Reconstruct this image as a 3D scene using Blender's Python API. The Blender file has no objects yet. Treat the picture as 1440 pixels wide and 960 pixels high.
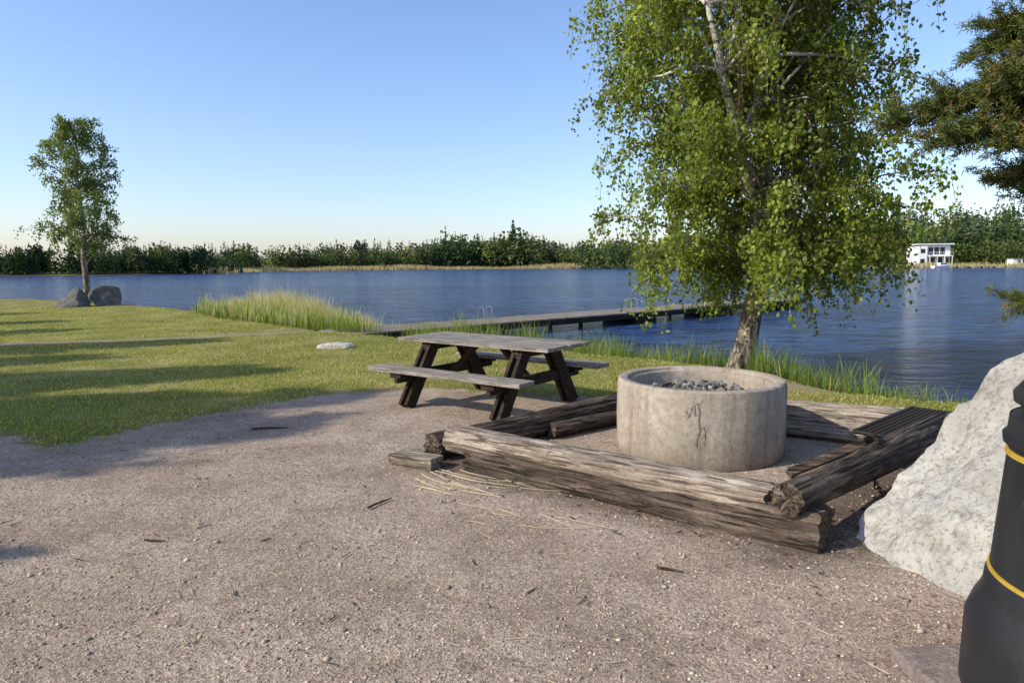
import bpy, math, random
import numpy as np
from mathutils import Vector, Matrix, noise as mnoise
R=np.random.RandomState(7); random.seed(7)
SC=bpy.context.scene; COL=SC.collection
W_Z=-0.4
# ---------------------------------------------------------------- helpers
def link(o,parent=None):
    COL.objects.link(o)
    if parent: o.parent=parent
    return o
def empty(name,loc=(0,0,0),rz=0):
    e=bpy.data.objects.new(name,None); e.location=loc; e.rotation_euler=(0,0,rz); e.empty_display_size=.2
    return link(e)
def np_obj(name,V,F,mats,parent=None,col=None,smooth=False,midx=None):
    V=np.asarray(V,dtype=np.float32); F=np.asarray(F,dtype=np.int32)
    me=bpy.data.meshes.new(name); k=F.shape[1]
    me.vertices.add(len(V)); me.vertices.foreach_set('co',V.ravel())
    me.loops.add(F.size); me.loops.foreach_set('vertex_index',F.ravel())
    me.polygons.add(len(F)); me.polygons.foreach_set('loop_start',np.arange(0,F.size,k,dtype=np.int32))
    if midx is not None: me.polygons.foreach_set('material_index',np.asarray(midx,dtype=np.int32))
    me.update(calc_edges=True)
    if smooth: me.polygons.foreach_set('use_smooth',np.ones(len(F),dtype=bool))
    if col is not None:
        a=me.color_attributes.new('Col','FLOAT_COLOR','POINT')
        c=np.ones((len(V),4),dtype=np.float32); c[:,:3]=col; a.data.foreach_set('color',c.ravel())
    for m in (mats if isinstance(mats,(list,tuple)) else [mats]): me.materials.append(m)
    return link(bpy.data.objects.new(name,me),parent)
class Geo:
    def __init__(s): s.V=[];s.F=[];s.M=[];s.n=0
    def add(s,V,F,m=0):
        V=np.asarray(V,float).reshape(-1,3);F=np.asarray(F,int)
        s.V.append(V);s.F.append(F+s.n);s.M.append(np.full(len(F),m));s.n+=len(V)
    def box(s,c,d,m=0,rot=None,jit=0):
        h=np.array(d)/2.
        v=np.array([[x,y,z] for x in(-1,1) for y in(-1,1) for z in(-1,1)])*h
        if jit: v=v+R.uniform(-jit,jit,v.shape)
        if rot is not None: v=v@np.array(rot).T
        s.add(v+np.array(c),[[0,1,3,2],[4,6,7,5],[0,4,5,1],[2,3,7,6],[0,2,6,4],[1,5,7,3]],m)
    def tube(s,P,r,n=8,m=0,cap=True):
        P=np.asarray(P,float);k=len(P);r=np.broadcast_to(np.asarray(r,float),(k,))
        T=np.gradient(P,axis=0);T/=np.linalg.norm(T,axis=1)[:,None]+1e-9
        a=np.array([0,0,1.]) if abs(T[0,2])<.9 else np.array([1.,0,0])
        u=np.cross(T[0],a);u/=np.linalg.norm(u);V=[]
        th=np.linspace(0,2*np.pi,n,endpoint=False)
        for i in range(k):
            u=u-T[i]*u.dot(T[i]);u/=np.linalg.norm(u)+1e-9;w=np.cross(T[i],u)
            V.append(P[i]+r[i]*(np.cos(th)[:,None]*u+np.sin(th)[:,None]*w))
        V=np.concatenate(V);i=np.arange(k-1)[:,None]*n;j=np.arange(n)[None];j2=(j+1)%n
        F=np.stack([i+j,i+j2,i+n+j2,i+n+j],-1).reshape(-1,4)
        s.add(V,F,m)
        if cap:
            for b in (0,(k-1)*n):
                if n==4: s.add(V[b:b+4],[[0,1,2,3]],m)
                else:
                    c=V[b:b+n].mean(0); s.add(np.vstack([V[b:b+n],c]),[[q,(q+1)%n,n,n] for q in range(n)],m)
    def obj(s,name,mats,parent=None,smooth=False,bevel=0):
        V=np.concatenate(s.V);F=np.concatenate(s.F);M=np.concatenate(s.M)
        fl=[tuple(dict.fromkeys(f)) for f in F.tolist()]
        me=bpy.data.meshes.new(name);me.from_pydata(V.tolist(),[],fl)
        me.polygons.foreach_set('material_index',M.astype(np.int32))
        if smooth: me.polygons.foreach_set('use_smooth',np.ones(len(fl),dtype=bool))
        for m in (mats if isinstance(mats,(list,tuple)) else [mats]): me.materials.append(m)
        me.update();o=link(bpy.data.objects.new(name,me),parent)
        if bevel:
            b=o.modifiers.new('b','BEVEL');b.width=bevel;b.segments=2;b.limit_method='ANGLE'
        return o
def lathe(name,prof,mat,parent=None,n=64,loc=(0,0,0),wob=0):
    V=[];k=len(prof)
    for i in range(n):
        a=2*math.pi*i/n
        for (r,z) in prof:
            w=1+(wob*mnoise.noise(Vector((math.cos(a)*3,math.sin(a)*3,z*5))) if wob else 0)
            V.append((loc[0]+r*w*math.cos(a),loc[1]+r*w*math.sin(a),loc[2]+z))
    F=[]
    for i in range(n):
        for j in range(k-1):
            F.append((i*k+j,((i+1)%n)*k+j,((i+1)%n)*k+j+1,i*k+j+1))
    me=bpy.data.meshes.new(name);me.from_pydata(V,[],F);me.materials.append(mat)
    me.polygons.foreach_set('use_smooth',np.ones(len(F),dtype=bool));me.update()
    try: me.set_sharp_from_angle(angle=math.radians(35))
    except Exception: pass
    return link(bpy.data.objects.new(name,me),parent)
class NT:
    def __init__(s,name):
        s.m=bpy.data.materials.new(name);s.m.use_nodes=True;s.t=s.m.node_tree;s.t.nodes.clear()
        s.out=s.n('ShaderNodeOutputMaterial')
    def n(s,t,**k):
        x=s.t.nodes.new(t)
        for a,b in k.items():
            if a in('inp',): 
                for q,v in b.items(): s.set(x.inputs[q],v)
            else: setattr(x,a,b)
        return x
    def set(s,i,v):
        if isinstance(v,bpy.types.NodeSocket): s.t.links.new(v,i)
        else:
            try: i.default_value=v
            except Exception: i.default_value=tuple(v)+(1,)
    def coord(s,scale=(1,1,1),kind='Object'):
        tc=s.n('ShaderNodeTexCoord');mp=s.n('ShaderNodeMapping')
        s.t.links.new(tc.outputs[kind],mp.inputs[0]);mp.inputs['Scale'].default_value=scale;return mp.outputs[0]
    def noise(s,v,sc,det=4,rough=.55,dist=0):
        x=s.n('ShaderNodeTexNoise',inp={'Scale':sc,'Detail':det,'Roughness':rough,'Distortion':dist})
        if v is not None:s.t.links.new(v,x.inputs['Vector'])
        return x.outputs['Fac']
    def voro(s,v,sc,out='Distance',rnd=1):
        x=s.n('ShaderNodeTexVoronoi',inp={'Scale':sc,'Randomness':rnd});s.t.links.new(v,x.inputs['Vector']);return x.outputs[out]
    def ramp(s,f,st):
        x=s.n('ShaderNodeValToRGB');e=x.color_ramp.elements
        while len(e)<len(st): e.new(.5)
        for q,(p,c) in zip(e,st):
            q.position=p;q.color=(c,c,c,1) if isinstance(c,(int,float)) else tuple(c)+(1,)
        s.t.links.new(f,x.inputs[0]);return x.outputs[0]
    def mix(s,f,a,b,mode='MIX'):
        x=s.n('ShaderNodeMix',data_type='RGBA',blend_type=mode)
        s.set(x.inputs[0],f);s.set(x.inputs[6],a);s.set(x.inputs[7],b);return x.outputs[2]
    def math(s,op,a,b=0,c=None,clamp=False):
        x=s.n('ShaderNodeMath',operation=op,use_clamp=clamp);s.set(x.inputs[0],a);s.set(x.inputs[1],b)
        if c is not None:s.set(x.inputs[2],c)
        return x.outputs[0]
    def attr(s,name,out='Fac'):
        return s.n('ShaderNodeAttribute',attribute_name=name).outputs[out]
    def bump(s,h,st=.5,d=.01,nrm=None):
        x=s.n('ShaderNodeBump',inp={'Strength':st,'Distance':d});s.t.links.new(h,x.inputs['Height'])
        if nrm: s.t.links.new(nrm,x.inputs['Normal'])
        return x.outputs[0]
    def pbr(s,color,rough=.8,nrm=None,metal=0,spec=.4,**k):
        p=s.n('ShaderNodeBsdfPrincipled');s.set(p.inputs['Base Color'],color);s.set(p.inputs['Roughness'],rough)
        s.set(p.inputs['Metallic'],metal);s.set(p.inputs['Specular IOR Level'],spec)
        if nrm:s.t.links.new(nrm,p.inputs['Normal'])
        for a,b in k.items(): s.set(p.inputs[a],b)
        s.t.links.new(p.outputs[0],s.out.inputs[0]);return s.m
# ---------------------------------------------------------------- materials
def mat_wood(name,dark,mid,light,sx=1.2,fr=20,bs=.6,bd=.01,grey=.5):
    t=NT(name);v=t.coord((sx,fr,fr));n1=t.noise(v,1.3,9,.7,.6);n2=t.noise(t.coord((1,1,1)),2.3,4)
    n3=t.noise(t.coord((sx*3,60,60)),1.0,4);n4=t.noise(t.coord((4,9,9)),1.3,7,.75);n5=t.noise(t.coord((30,30,30)),1.5,4,.7)
    c=t.ramp(n1,[(.32,dark),(.5,mid),(.66,light)])
    c=t.mix(t.ramp(n2,[(.4,0),(.65,grey)]),c,dark)
    c=t.mix(t.ramp(n4,[(.36,.7),(.5,0)]),c,dark)
    c=t.mix(t.ramp(n5,[(.35,.4),(.5,0)]),c,dark)
    crack=t.ramp(n3,[(.38,0.0),(.44,1.0)])
    c=t.mix(crack,dark,c)
    h=t.math('ADD',t.math('MULTIPLY',crack,.6),t.math('ADD',n1,t.math('MULTIPLY',n4,.8)))
    return t.pbr(c,.85,t.bump(h,bs,bd),spec=.2)
M_log=mat_wood('log_wood',(.11,.08,.058),(.38,.305,.22),(.66,.57,.45),sx=1.1,bs=.9,bd=.025,grey=.35)
M_logd=mat_wood('log_wood_dark',(.026,.019,.014),(.13,.095,.068),(.31,.245,.18),sx=1.1,bs=.9,bd=.025,grey=.4)
M_tabtop=mat_wood('table_top_wood',(.12,.10,.08),(.30,.265,.215),(.46,.42,.35),sx=1,bs=.4,bd=.004,grey=.35)
M_tab=mat_wood('table_frame_wood',(.018,.011,.008),(.05,.033,.022),(.10,.07,.05),sx=1,bs=.4,bd=.004)
M_dock=mat_wood('dock_wood',(.12,.1,.075),(.27,.22,.165),(.38,.32,.25),sx=.5,fr=12,bs=.3,bd=.005,grey=.4)
M_dockd=mat_wood('dock_wood_dark',(.01,.009,.008),(.03,.026,.02),(.06,.05,.04))
def mat_plain(name,c,rough=.5,metal=0,spec=.5,nz=.15,sc=6):
    t=NT(name);n=t.noise(t.coord(),sc,5)
    c2=tuple(x*(1-nz*2) for x in c);return t.pbr(t.ramp(n,[(.3,c2),(.7,c)]),rough,None,metal,spec)
M_white=mat_plain('white_paint',(.78,.78,.76),.6,nz=.03)
M_glass=mat_plain('dark_glass',(.02,.025,.03),.1)
M_grey=mat_plain('grey_roof',(.2,.2,.21),.7)
M_steel=mat_plain('rusty_steel',(.05,.038,.03),.6,.5,nz=.3,sc=40)
M_galv=mat_plain('galvanised_steel',(.5,.51,.52),.35,.8)
M_yellow=mat_plain('yellow_band',(.5,.33,.03),.5)
def mat_binblack():
    t=NT('black_plastic');n=t.noise(t.coord(),3,6,.6);n2=t.noise(t.coord((1,1,.5)),45,3);n3=t.noise(t.coord((30,30,30)),1.5,5,.7)
    c=t.ramp(n,[(.3,(.010,.010,.011)),(.7,(.020,.019,.019))])
    c=t.mix(t.ramp(t.noise(t.coord((10,10,3)),1.5,6,.7),[(.55,0),(.78,.2)]),c,(.09,.085,.075))
    c=t.mix(t.ramp(n3,[(.64,0),(.72,.3)]),c,(.14,.13,.12))
    return t.pbr(c,t.ramp(n,[(.3,.38),(.7,.62)]),t.bump(n2,.12,.002),spec=.4)
M_bin=mat_binblack()
def mat_concrete():
    t=NT('concrete');v=t.coord();n1=t.noise(v,2.2,6,.6);n2=t.noise(v,22,6,.65);n3=t.noise(t.coord((9,9,.7)),1.1,5,.6)
    c=t.ramp(n1,[(.3,(.32,.265,.195)),(.7,(.50,.425,.33))])
    c=t.mix(t.ramp(n2,[(.35,.6),(.6,0)]),c,(.22,.18,.135))
    c=t.mix(t.ramp(n3,[(.5,0),(.7,.6)]),c,(.15,.12,.095))
    sp=t.voro(v,70);c=t.mix(t.ramp(sp,[(.08,.7),(.2,0)]),c,(.1,.085,.07))
    sp2=t.voro(v,26);c=t.mix(t.ramp(sp2,[(.06,.7),(.13,0)]),c,(.1,.085,.07))
    sx=t.n('ShaderNodeSeparateXYZ');t.t.links.new(v,sx.inputs[0])
    z=t.math('ADD',sx.outputs[2],t.math('MULTIPLY',n1,.12))
    c=t.mix(t.ramp(z,[(.06,.55),(.16,0)]),c,(.13,.1,.08))
    h=t.math('ADD',n2,t.math('MULTIPLY',t.ramp(sp,[(.1,0),(.25,1)]),.6))
    return t.pbr(c,.9,t.bump(h,.6,.008),spec=.2)
M_conc=mat_concrete()
def mat_rock(name,a,b,dark,sc=1.,k=1.):
    t=NT(name);v=t.coord();n1=t.noise(v,1.1*sc,8,.65,.4);n2=t.noise(v,7*sc,10,.75);n3=t.noise(v,38*sc,5,.7);n4=t.noise(v,3*sc,8,.72,.4)
    c=t.ramp(n1,[(.35,a),(.62,b)])
    c=t.mix(t.ramp(n2,[(.34,.8*k),(.5,0)]),c,dark)
    c=t.mix(t.ramp(n4,[(.54,0),(.66,.6*k)]),c,tuple(x*.75+y*.25 for x,y in zip(dark,(.5,.42,.25))))
    c=t.mix(t.ramp(n3,[(.37,.75*k),(.48,0)]),c,dark)
    h=t.math('ADD',t.math('ADD',t.math('MULTIPLY',n4,2.2),t.math('MULTIPLY',n2,1.5)),t.math('MULTIPLY',n3,.3))
    return t.pbr(c,.9,t.bump(h,.9,.04),spec=.2)
M_rock=mat_rock('granite',(.50,.465,.395),(.72,.68,.59),(.2,.18,.145),k=.85)
M_rockd=mat_rock('granite_weathered',(.095,.09,.08),(.22,.2,.18),(.035,.033,.03),.8)
M_slab=mat_rock('paving_slab',(.34,.26,.22),(.48,.38,.33),(.2,.15,.13),2.5)
def mat_leaf(name,trans=.35,rough=.55,tmul=1.6,sat=(1.0,1.0,.5)):
    t=NT(name);c=t.attr('Col','Color')
    p=t.n('ShaderNodeBsdfPrincipled');t.set(p.inputs['Base Color'],c);p.inputs['Roughness'].default_value=rough;p.inputs['Specular IOR Level'].default_value=.3
    tr=t.n('ShaderNodeBsdfTranslucent');t.set(tr.inputs[0],t.mix(1.0,c,(tmul*sat[0],tmul*sat[1],tmul*sat[2]),'MULTIPLY'))
    mx=t.n('ShaderNodeMixShader');mx.inputs[0].default_value=trans
    t.t.links.new(p.outputs[0],mx.inputs[1]);t.t.links.new(tr.outputs[0],mx.inputs[2]);t.t.links.new(mx.outputs[0],t.out.inputs[0]);return t.m
M_leaf=mat_leaf('birch_leaf',.4,.5)
M_grass=mat_leaf('grass_blade',.35,.6)
M_needle=mat_leaf('pine_needle',.2,.5)
M_far=mat_leaf('distant_foliage',.2,.9)
def mat_birch():
    t=NT('birch_bark');v=t.coord();n=t.noise(t.coord((2,2,9)),1.6,6,.6,.5);n2=t.noise(t.coord((7,7,2.2)),1.5,7,.7,.6)
    sx=t.n('ShaderNodeSeparateXYZ');t.t.links.new(v,sx.inputs[0])
    c=t.ramp(n,[(.36,(.06,.05,.04)),(.44,(.4,.35,.28)),(.56,(.74,.69,.6))])
    low=t.ramp(n2,[(.42,(.045,.036,.028)),(.52,(.2,.16,.115)),(.64,(.46,.38,.29))])
    f=t.math('ADD',t.math('MULTIPLY',sx.outputs[2],.2),t.math('MULTIPLY',n2,.5))
    c=t.mix(t.ramp(f,[(.62,0),(1.0,.85)]),low,c)
    return t.pbr(c,.85,t.bump(n2,.9,.04),spec=.2)
M_birch=mat_birch()
def mat_bark():
    t=NT('pine_bark');n2=t.noise(t.coord((6,6,2)),2,7,.7,.6)
    return t.pbr(t.ramp(n2,[(.4,(.05,.035,.025)),(.65,(.22,.13,.08))]),.9,t.bump(n2,.9,.03),spec=.1)
M_bark=mat_bark()
# ---------------------------------------------------------------- terrain regions (metres, camera stands near origin)
SHORE=[(9,8.1),(6.4,8.55),(5.2,8.9),(4.9,9.7),(4.5,10.9),(3.6,11.9),(2.2,12.9),(1.3,14.1),(-.9,15.6),(-2.9,17.0),(-4.2,17.9),(-6.5,20.6),(-9.5,24.2),(-13.6,28.5),(-18,33),(-24,36.8),(-30,39),(-60,45),(-150,60),(-400,80),(-400,-300),(400,-300),(200,-60),(60,3),(20,8.2)]
FAR=[(-1600,120),(-400,160),(-131,172),(-92,188),(-88,200),(-105,240),(-100,285),(-53,320),(-7,340),(31,330),(50,300),(90,275),(125,245),(138,226),(155,224),(170,222),(230,212),(500,150),(1600,100),(1600,3100),(-1600,3100)]
GRAVEL=[(-30,-5),(-30,4),(-12,5.2),(-8,6.2),(-5.2,6.7),(-4.2,6.1),(-3.8,6.7),(-3.1,7.8),(-2.1,8.7),(-1.1,8.9),(0,8.5),(1.3,8.1),(2.2,7.5),(3.1,6.9),(4.3,6.2),(4.8,5.9),(7,5.6),(14,5.6),(30,4),(30,-30),(-30,-30)]
PATH=[(-30,15.2),(-10.5,14.4),(-8.6,14.9),(-6,16.0),(-4.2,17.0),(-3.4,17.4)]
DIRT=[(3.4,9.0),(4.5,8.5),(5.4,8.0)]
def seg_d(P,pl,closed):
    d=np.full(len(P),1e9);n=len(pl)
    for i in range(n if closed else n-1):
        a=np.array(pl[i]);b=np.array(pl[(i+1)%n]);ab=b-a
        t=np.clip(((P-a)@ab)/ab.dot(ab),0,1);q=a+t[:,None]*ab
        d=np.minimum(d,np.hypot(*(P-q).T))
    return d
def sdf(P,pl):
    d=seg_d(P,pl,True);ins=np.zeros(len(P),bool);x,y=P.T;n=len(pl)
    for i in range(n):
        x1,y1=pl[i];x2,y2=pl[(i+1)%n]
        if y1==y2: continue
        c=((y1>y)!=(y2>y))&(x<(x2-x1)*(y-y1)/(y2-y1)+x1);ins^=c
    return np.where(ins,d,-d)
sm=lambda a,b,x:(lambda t:t*t*(3-2*t))(np.clip((x-a)/(b-a),0,1))
def wob(P,s=1.,k=1.):
    x,y=P.T;return k*(np.sin(x*1.3*s+y*.7*s)+np.sin(x*.6*s-y*1.9*s+1)+.5*np.sin(x*3.1*s+2*y*s+2))/2.5
def height(P):
    s=sdf(P,SHORE)+wob(P,1.5,.12);f=sdf(P,FAR)
    z=np.where(s>0,W_Z+(-W_Z)*sm(0,1.3,s),W_Z+np.maximum(s*.3,-1.6))
    z=z+np.where(s>1.5,wob(P,.35,.03)*sm(9,16,P[:,1]),0)+np.where(s>1,wob(P,3,.006),0)
    hill=12*sm(80,190,P[:,0])*sm(15,110,f)+ 4*sm(10,200,f)+15*sm(300,1500,f)
    zf=np.where(f>0,W_Z+.6*sm(0,8,f)+hill,W_Z+np.maximum(f*.1,-1.6))
    return np.where(f>-20,np.maximum(z,zf),z)
def axis(lo,hi,step,far_lo,far_hi,g=1.09):
    a=list(np.arange(lo,hi,step));s=step;x=a[-1]
    while x<far_hi: s*=g;x+=min(s,60);a.append(x)
    s=step;x=a[0];b=[]
    while x>far_lo: s*=g;x-=min(s,60);b.append(x)
    return np.array(b[::-1]+a)
gx=axis(-13,8,.09,-1550,1550);gy=axis(1,20,.09,-250,3000)
X,Y=np.meshgrid(gx,gy);P=np.stack([X.ravel(),Y.ravel()],1);nx,ny=len(gx),len(gy)
Z=height(P)
i=np.arange(ny-1)[:,None]*nx;j=np.arange(nx-1)[None]
F=np.stack([i+j,i+j+1,i+nx+j+1,i+nx+j],-1).reshape(-1,4)
LOGS=[((-.5,5.4),(1.77,3.72)),((1.53,3.68),(3.7,5.75)),((-.68,5.55),(1.25,7.15))]
def mat_ground():
    t=NT('ground_surface');v=t.coord()
    gd=t.attr('gd');pd=t.attr('pd');sd=t.attr('sd');ld=t.attr('ld')
    big=t.noise(v,.5,5);med=t.noise(v,1.4,7,.62);fine=t.noise(v,38,6,.75);f2=t.noise(v,110,4,.7);mid=t.noise(v,9,6,.7)
    vf=t.n('ShaderNodeTexVoronoi',inp={'Scale':115});t.t.links.new(v,vf.inputs['Vector'])
    v2=t.n('ShaderNodeTexVoronoi',inp={'Scale':38});t.t.links.new(v,v2.inputs['Vector'])
    g=t.ramp(med,[(.3,(.34,.25,.175)),(.5,(.50,.38,.275)),(.7,(.60,.475,.355))])
    sep=t.n('ShaderNodeSeparateColor');t.t.links.new(vf.outputs['Color'],sep.inputs[0])
    g=t.mix(1.0,g,t.ramp(sep.outputs[0],[(0,.4),(.25,.85),(.75,1.05),(.93,1.2),(1,1.5)]),'MULTIPLY')
    sep2=t.n('ShaderNodeSeparateColor');t.t.links.new(v2.outputs['Color'],sep2.inputs[0])
    st=t.math('MULTIPLY',t.math('GREATER_THAN',sep2.outputs[1],.8),t.math('LESS_THAN',v2.outputs['Distance'],.36))
    g=t.mix(st,g,t.ramp(sep2.outputs[0],[(0,(.15,.115,.09)),(.5,(.42,.29,.2)),(1,(.7,.6,.48))]))
    g=t.mix(t.ramp(fine,[(.36,.6),(.54,0)]),g,(.18,.13,.09))
    g=t.mix(t.ramp(mid,[(.36,.45),(.5,0)]),g,(.21,.15,.105))
    g=t.mix(t.ramp(big,[(.5,0),(.75,.4)]),g,(.2,.145,.10))
    g=t.mix(t.ramp(t.noise(v,2.6,5,.7),[(.56,0),(.72,.4)]),g,(.18,.13,.09))
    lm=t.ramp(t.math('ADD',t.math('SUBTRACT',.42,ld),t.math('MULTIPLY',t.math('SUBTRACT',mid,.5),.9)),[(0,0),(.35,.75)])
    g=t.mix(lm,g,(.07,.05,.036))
    l=t.ramp(t.noise(v,.9,7,.65),[(.3,(.13,.145,.03)),(.5,(.26,.24,.06)),(.66,(.42,.34,.15))])
    l=t.mix(t.ramp(fine,[(.35,.5),(.6,0)]),l,(.09,.085,.025))
    dirt=t.mix(fine,(.22,.165,.11),(.4,.31,.21))
    nz=t.math('MULTIPLY',t.math('SUBTRACT',t.noise(v,3.5,7,.75),.5),1.3)
    gm=t.ramp(t.math('ADD',gd,nz),[(.0,0),(.12,1)])
    pm=t.ramp(t.math('ADD',t.math('SUBTRACT',.32,pd),t.math('MULTIPLY',nz,.6)),[(0,0),(.2,.9)])
    sm_=t.ramp(t.math('ADD',t.math('SUBTRACT',.45,sd),t.math('MULTIPLY',nz,.5)),[(0,0),(.25,1)])
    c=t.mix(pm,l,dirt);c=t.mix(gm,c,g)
    c=t.mix(sm_,c,(.07,.06,.035))
    h=t.math('ADD',t.math('MULTIPLY',t.math('SUBTRACT',1,vf.outputs['Distance']),.3),t.math('ADD',t.math('MULTIPLY',fine,.9),t.math('ADD',t.math('MULTIPLY',mid,1.8),t.math('ADD',t.math('MULTIPLY',med,3),t.math('MULTIPLY',f2,.5)))))
    return t.pbr(c,.95,t.bump(h,.9,.014),spec=.1)
ground=np_obj('ground',np.column_stack([P,Z]),F,mat_ground(),smooth=True)
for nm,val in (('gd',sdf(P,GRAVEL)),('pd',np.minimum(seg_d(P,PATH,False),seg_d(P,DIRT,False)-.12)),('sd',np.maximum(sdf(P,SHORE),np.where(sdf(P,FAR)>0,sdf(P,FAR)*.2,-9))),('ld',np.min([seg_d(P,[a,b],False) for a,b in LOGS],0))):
    a=ground.data.attributes.new(nm,'FLOAT','POINT');a.data.foreach_set('value',val.astype(np.float32))
# ---------------------------------------------------------------- water
def mat_water():
    t=NT('lake_surface');n0=t.noise(t.coord((.25,.9,1)),1,3,.6,.4);n1=t.noise(t.coord((1,2.6,1)),1.0,4,.6,.4);n2=t.noise(t.coord((1,2,1)),4.0,5,.65,.3);n3=t.noise(t.coord((.012,.09,1)),1,5,.6)
    c=t.ramp(n3,[(.35,(.03,.09,.26)),(.65,(.055,.15,.38))])
    c=t.mix(t.ramp(n1,[(.4,.9),(.56,0)]),c,(.006,.02,.07))  # ripple shading put into the colour: wave troughs painted darker
    h=t.math('ADD',t.math('ADD',t.math('MULTIPLY',n0,1.8),n1),t.math('MULTIPLY',n2,.5))
    return t.pbr(c,.13,t.bump(h,1.0,1.1),spec=.35,IOR=1.33)
np_obj('lake_water',[(-1500,0,W_Z),(1500,0,W_Z),(1500,1200,W_Z),(-1500,1200,W_Z)],[[0,1,2,3]],mat_water())
# ---------------------------------------------------------------- grass
def blades(name,P,hgt,wid,col,lean=.35,tipcol=None,tipf=None,bend=True):
    n=len(P);z=height(P);az=R.uniform(0,2*np.pi,n);la=R.uniform(0,2*np.pi,n);ln=R.uniform(0,lean,n)*hgt
    b=np.column_stack([P,z-.01]);w=np.column_stack([np.cos(az),np.sin(az),np.zeros(n)])*wid[:,None]*.5
    L=np.column_stack([np.cos(la)*ln,np.sin(la)*ln,np.zeros(n)])
    up=np.zeros((n,3));up[:,2]=hgt
    m=b+up*.55+L*.35;tp=b+up+L
    V=np.stack([b-w,b+w,m+w*.8,m-w*.8,tp+w*.12,tp-w*.12],1).reshape(-1,3)
    k=np.arange(n)[:,None]*6
    F=np.concatenate([k+np.array([[0,1,2,3]]),k+np.array([[3,2,4,5]])])
    C=np.repeat(col[:,None,:],6,1)
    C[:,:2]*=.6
    if tipcol is not None: C[:,4:]=C[:,4:]*(1-tipf[:,None,None])+tipcol*tipf[:,None,None];C[:,2:4]=C[:,2:4]*(1-tipf[:,None,None]*.6)+tipcol*tipf[:,None,None]*.6
    return np_obj(name,V,F,M_grass,col=C.reshape(-1,3))
def gcol(n,a,b,y=.2,yc=(.3,.27,.1)):
    t=R.rand(n,1);c=np.array(a)*(1-t)+np.array(b)*t
    k=R.rand(n)<y;c[k]=np.array(yc)*R.uniform(.7,1.1,(k.sum(),1));return c
N=300000
yy=5.8+ (R.rand(N)**1.5)*22;xx=R.uniform(-.85,.8,N)*yy
Pg=np.column_stack([xx,yy]);sd=sdf(Pg,SHORE);gd=sdf(Pg,GRAVEL)+wob(Pg,2.5,.15)+R.normal(0,.12,N)
pd=np.minimum(seg_d(Pg,PATH,False),seg_d(Pg,DIRT,False)-.05)
patch=wob(Pg,1.1,1.)*.6+wob(Pg[:,::-1],.53,.6)+R.normal(0,.5,N)
k=(sd>.1)&(gd<0)&(pd>.25+R.rand(N)*.2)&(patch>-.62)
Pg=Pg[k];n=len(Pg);pt_=sm(-.4,.8,wob(Pg[:,::-1],.7,1.)*.7+wob(Pg,1.9,.5)+R.normal(0,.25,n))[:,None]
cg=gcol(n,(.17,.21,.03),(.34,.36,.06),.3,(.52,.45,.19))
cg=cg*(1-.6*pt_)+np.array([.54,.47,.18])*.6*pt_
blades('lawn_grass',Pg,R.uniform(.018,.048,n)*(1+.4*sm(.5,1,wob(Pg,2,1.))),R.uniform(.005,.010,n)*(1+Pg[:,1]/16),cg,lean=.9)
# tall shore grass
N=120000;yy=R.uniform(7.5,20,N);xx=R.uniform(-6,11,N);Pg=np.column_stack([xx,yy]);sd=sdf(Pg,SHORE)
cl=wob(Pg,2.2,1.)
k=(sd>-.8)&(sd<.8+.4*cl)&(cl+R.normal(0,.35,N)>-.35)&(xx<20);Pg=Pg[k];cl=cl[k];n=len(Pg)
hh=R.uniform(.18,.58,n)*(.75+.45*cl.clip(-1,1));
hh*=np.where(Pg[:,0]<2.2,1.35,np.where(Pg[:,0]>4.6,.66,1.))
blades('shore_grass',Pg,hh,R.uniform(.008,.016,n),gcol(n,(.10,.155,.02),(.23,.30,.04),.12,(.46,.40,.2)),lean=.55)
N=6000;yy=R.uniform(2.3,9,N);xx=R.uniform(-6,5,N);Pg=np.column_stack([xx,yy]);c0=wob(Pg,4.1,1.);k=(c0>.9);Pg=Pg[k];n=len(Pg)
edge=sdf(Pg,GRAVEL)
k=(edge<1.2)|(R.rand(n)<.2);Pg=Pg[k];n=len(Pg)
blades('weeds',Pg,R.uniform(.015,.04,n),R.uniform(.004,.008,n),gcol(n,(.10,.15,.02),(.18,.24,.04),.2),lean=1)
# reeds left
N=36000;t_=R.rand(N);A=np.array([(-3.9,17.6)]);B=np.array([(-13.0,29.0)])
off=R.uniform(-.6,1,N)*R.uniform(.6,3.4,N);nrm=np.array([.787,.617])
Pr=A+(B-A)*t_[:,None]+nrm*off[:,None]*(.35+.65*np.sin(np.pi*np.clip(t_*1.15,0,1)))[:,None]
hh=R.uniform(.6,1.35,N)*(.5+.6*np.sin(np.pi*np.clip(t_,0.08,.95)))*(.85+.3*wob(Pr,1.3,1.))+R.normal(0,.1,N)
wf=sm(-.4,1.0,off)
tipf=((R.rand(N)<.4+.6*wf)).astype(float)*R.uniform(.6,1,N)
hh=np.where(off<.2,hh*.6,hh)
blades('reeds',Pr,hh.clip(.2,2),R.uniform(.015,.03,N),gcol(N,(.12,.19,.02),(.26,.34,.045),.15,(.5,.42,.24)),lean=.3,tipcol=np.array([.68,.55,.38]),tipf=tipf)
fl=FAR[4:17];segs=[];
for a,b in zip(fl[:-1],fl[1:]):
    L=math.hypot(b[0]-a[0],b[1]-a[1]);m=int(L*26);t_=R.rand(m)[:,None];segs.append(np.array(a)*(1-t_)+np.array(b)*t_+R.normal(0,3.0,(m,2)))
Pr=np.concatenate(segs);n=len(Pr)
o=blades('far_reeds',Pr,R.uniform(1.2,2.3,n)*(.85+.6*wob(Pr,.05,1.)).clip(.3),R.uniform(.25,.5,n),gcol(n,(.36,.31,.13),(.5,.41,.22),.5,(.54,.43,.26)),lean=.2)
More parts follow.
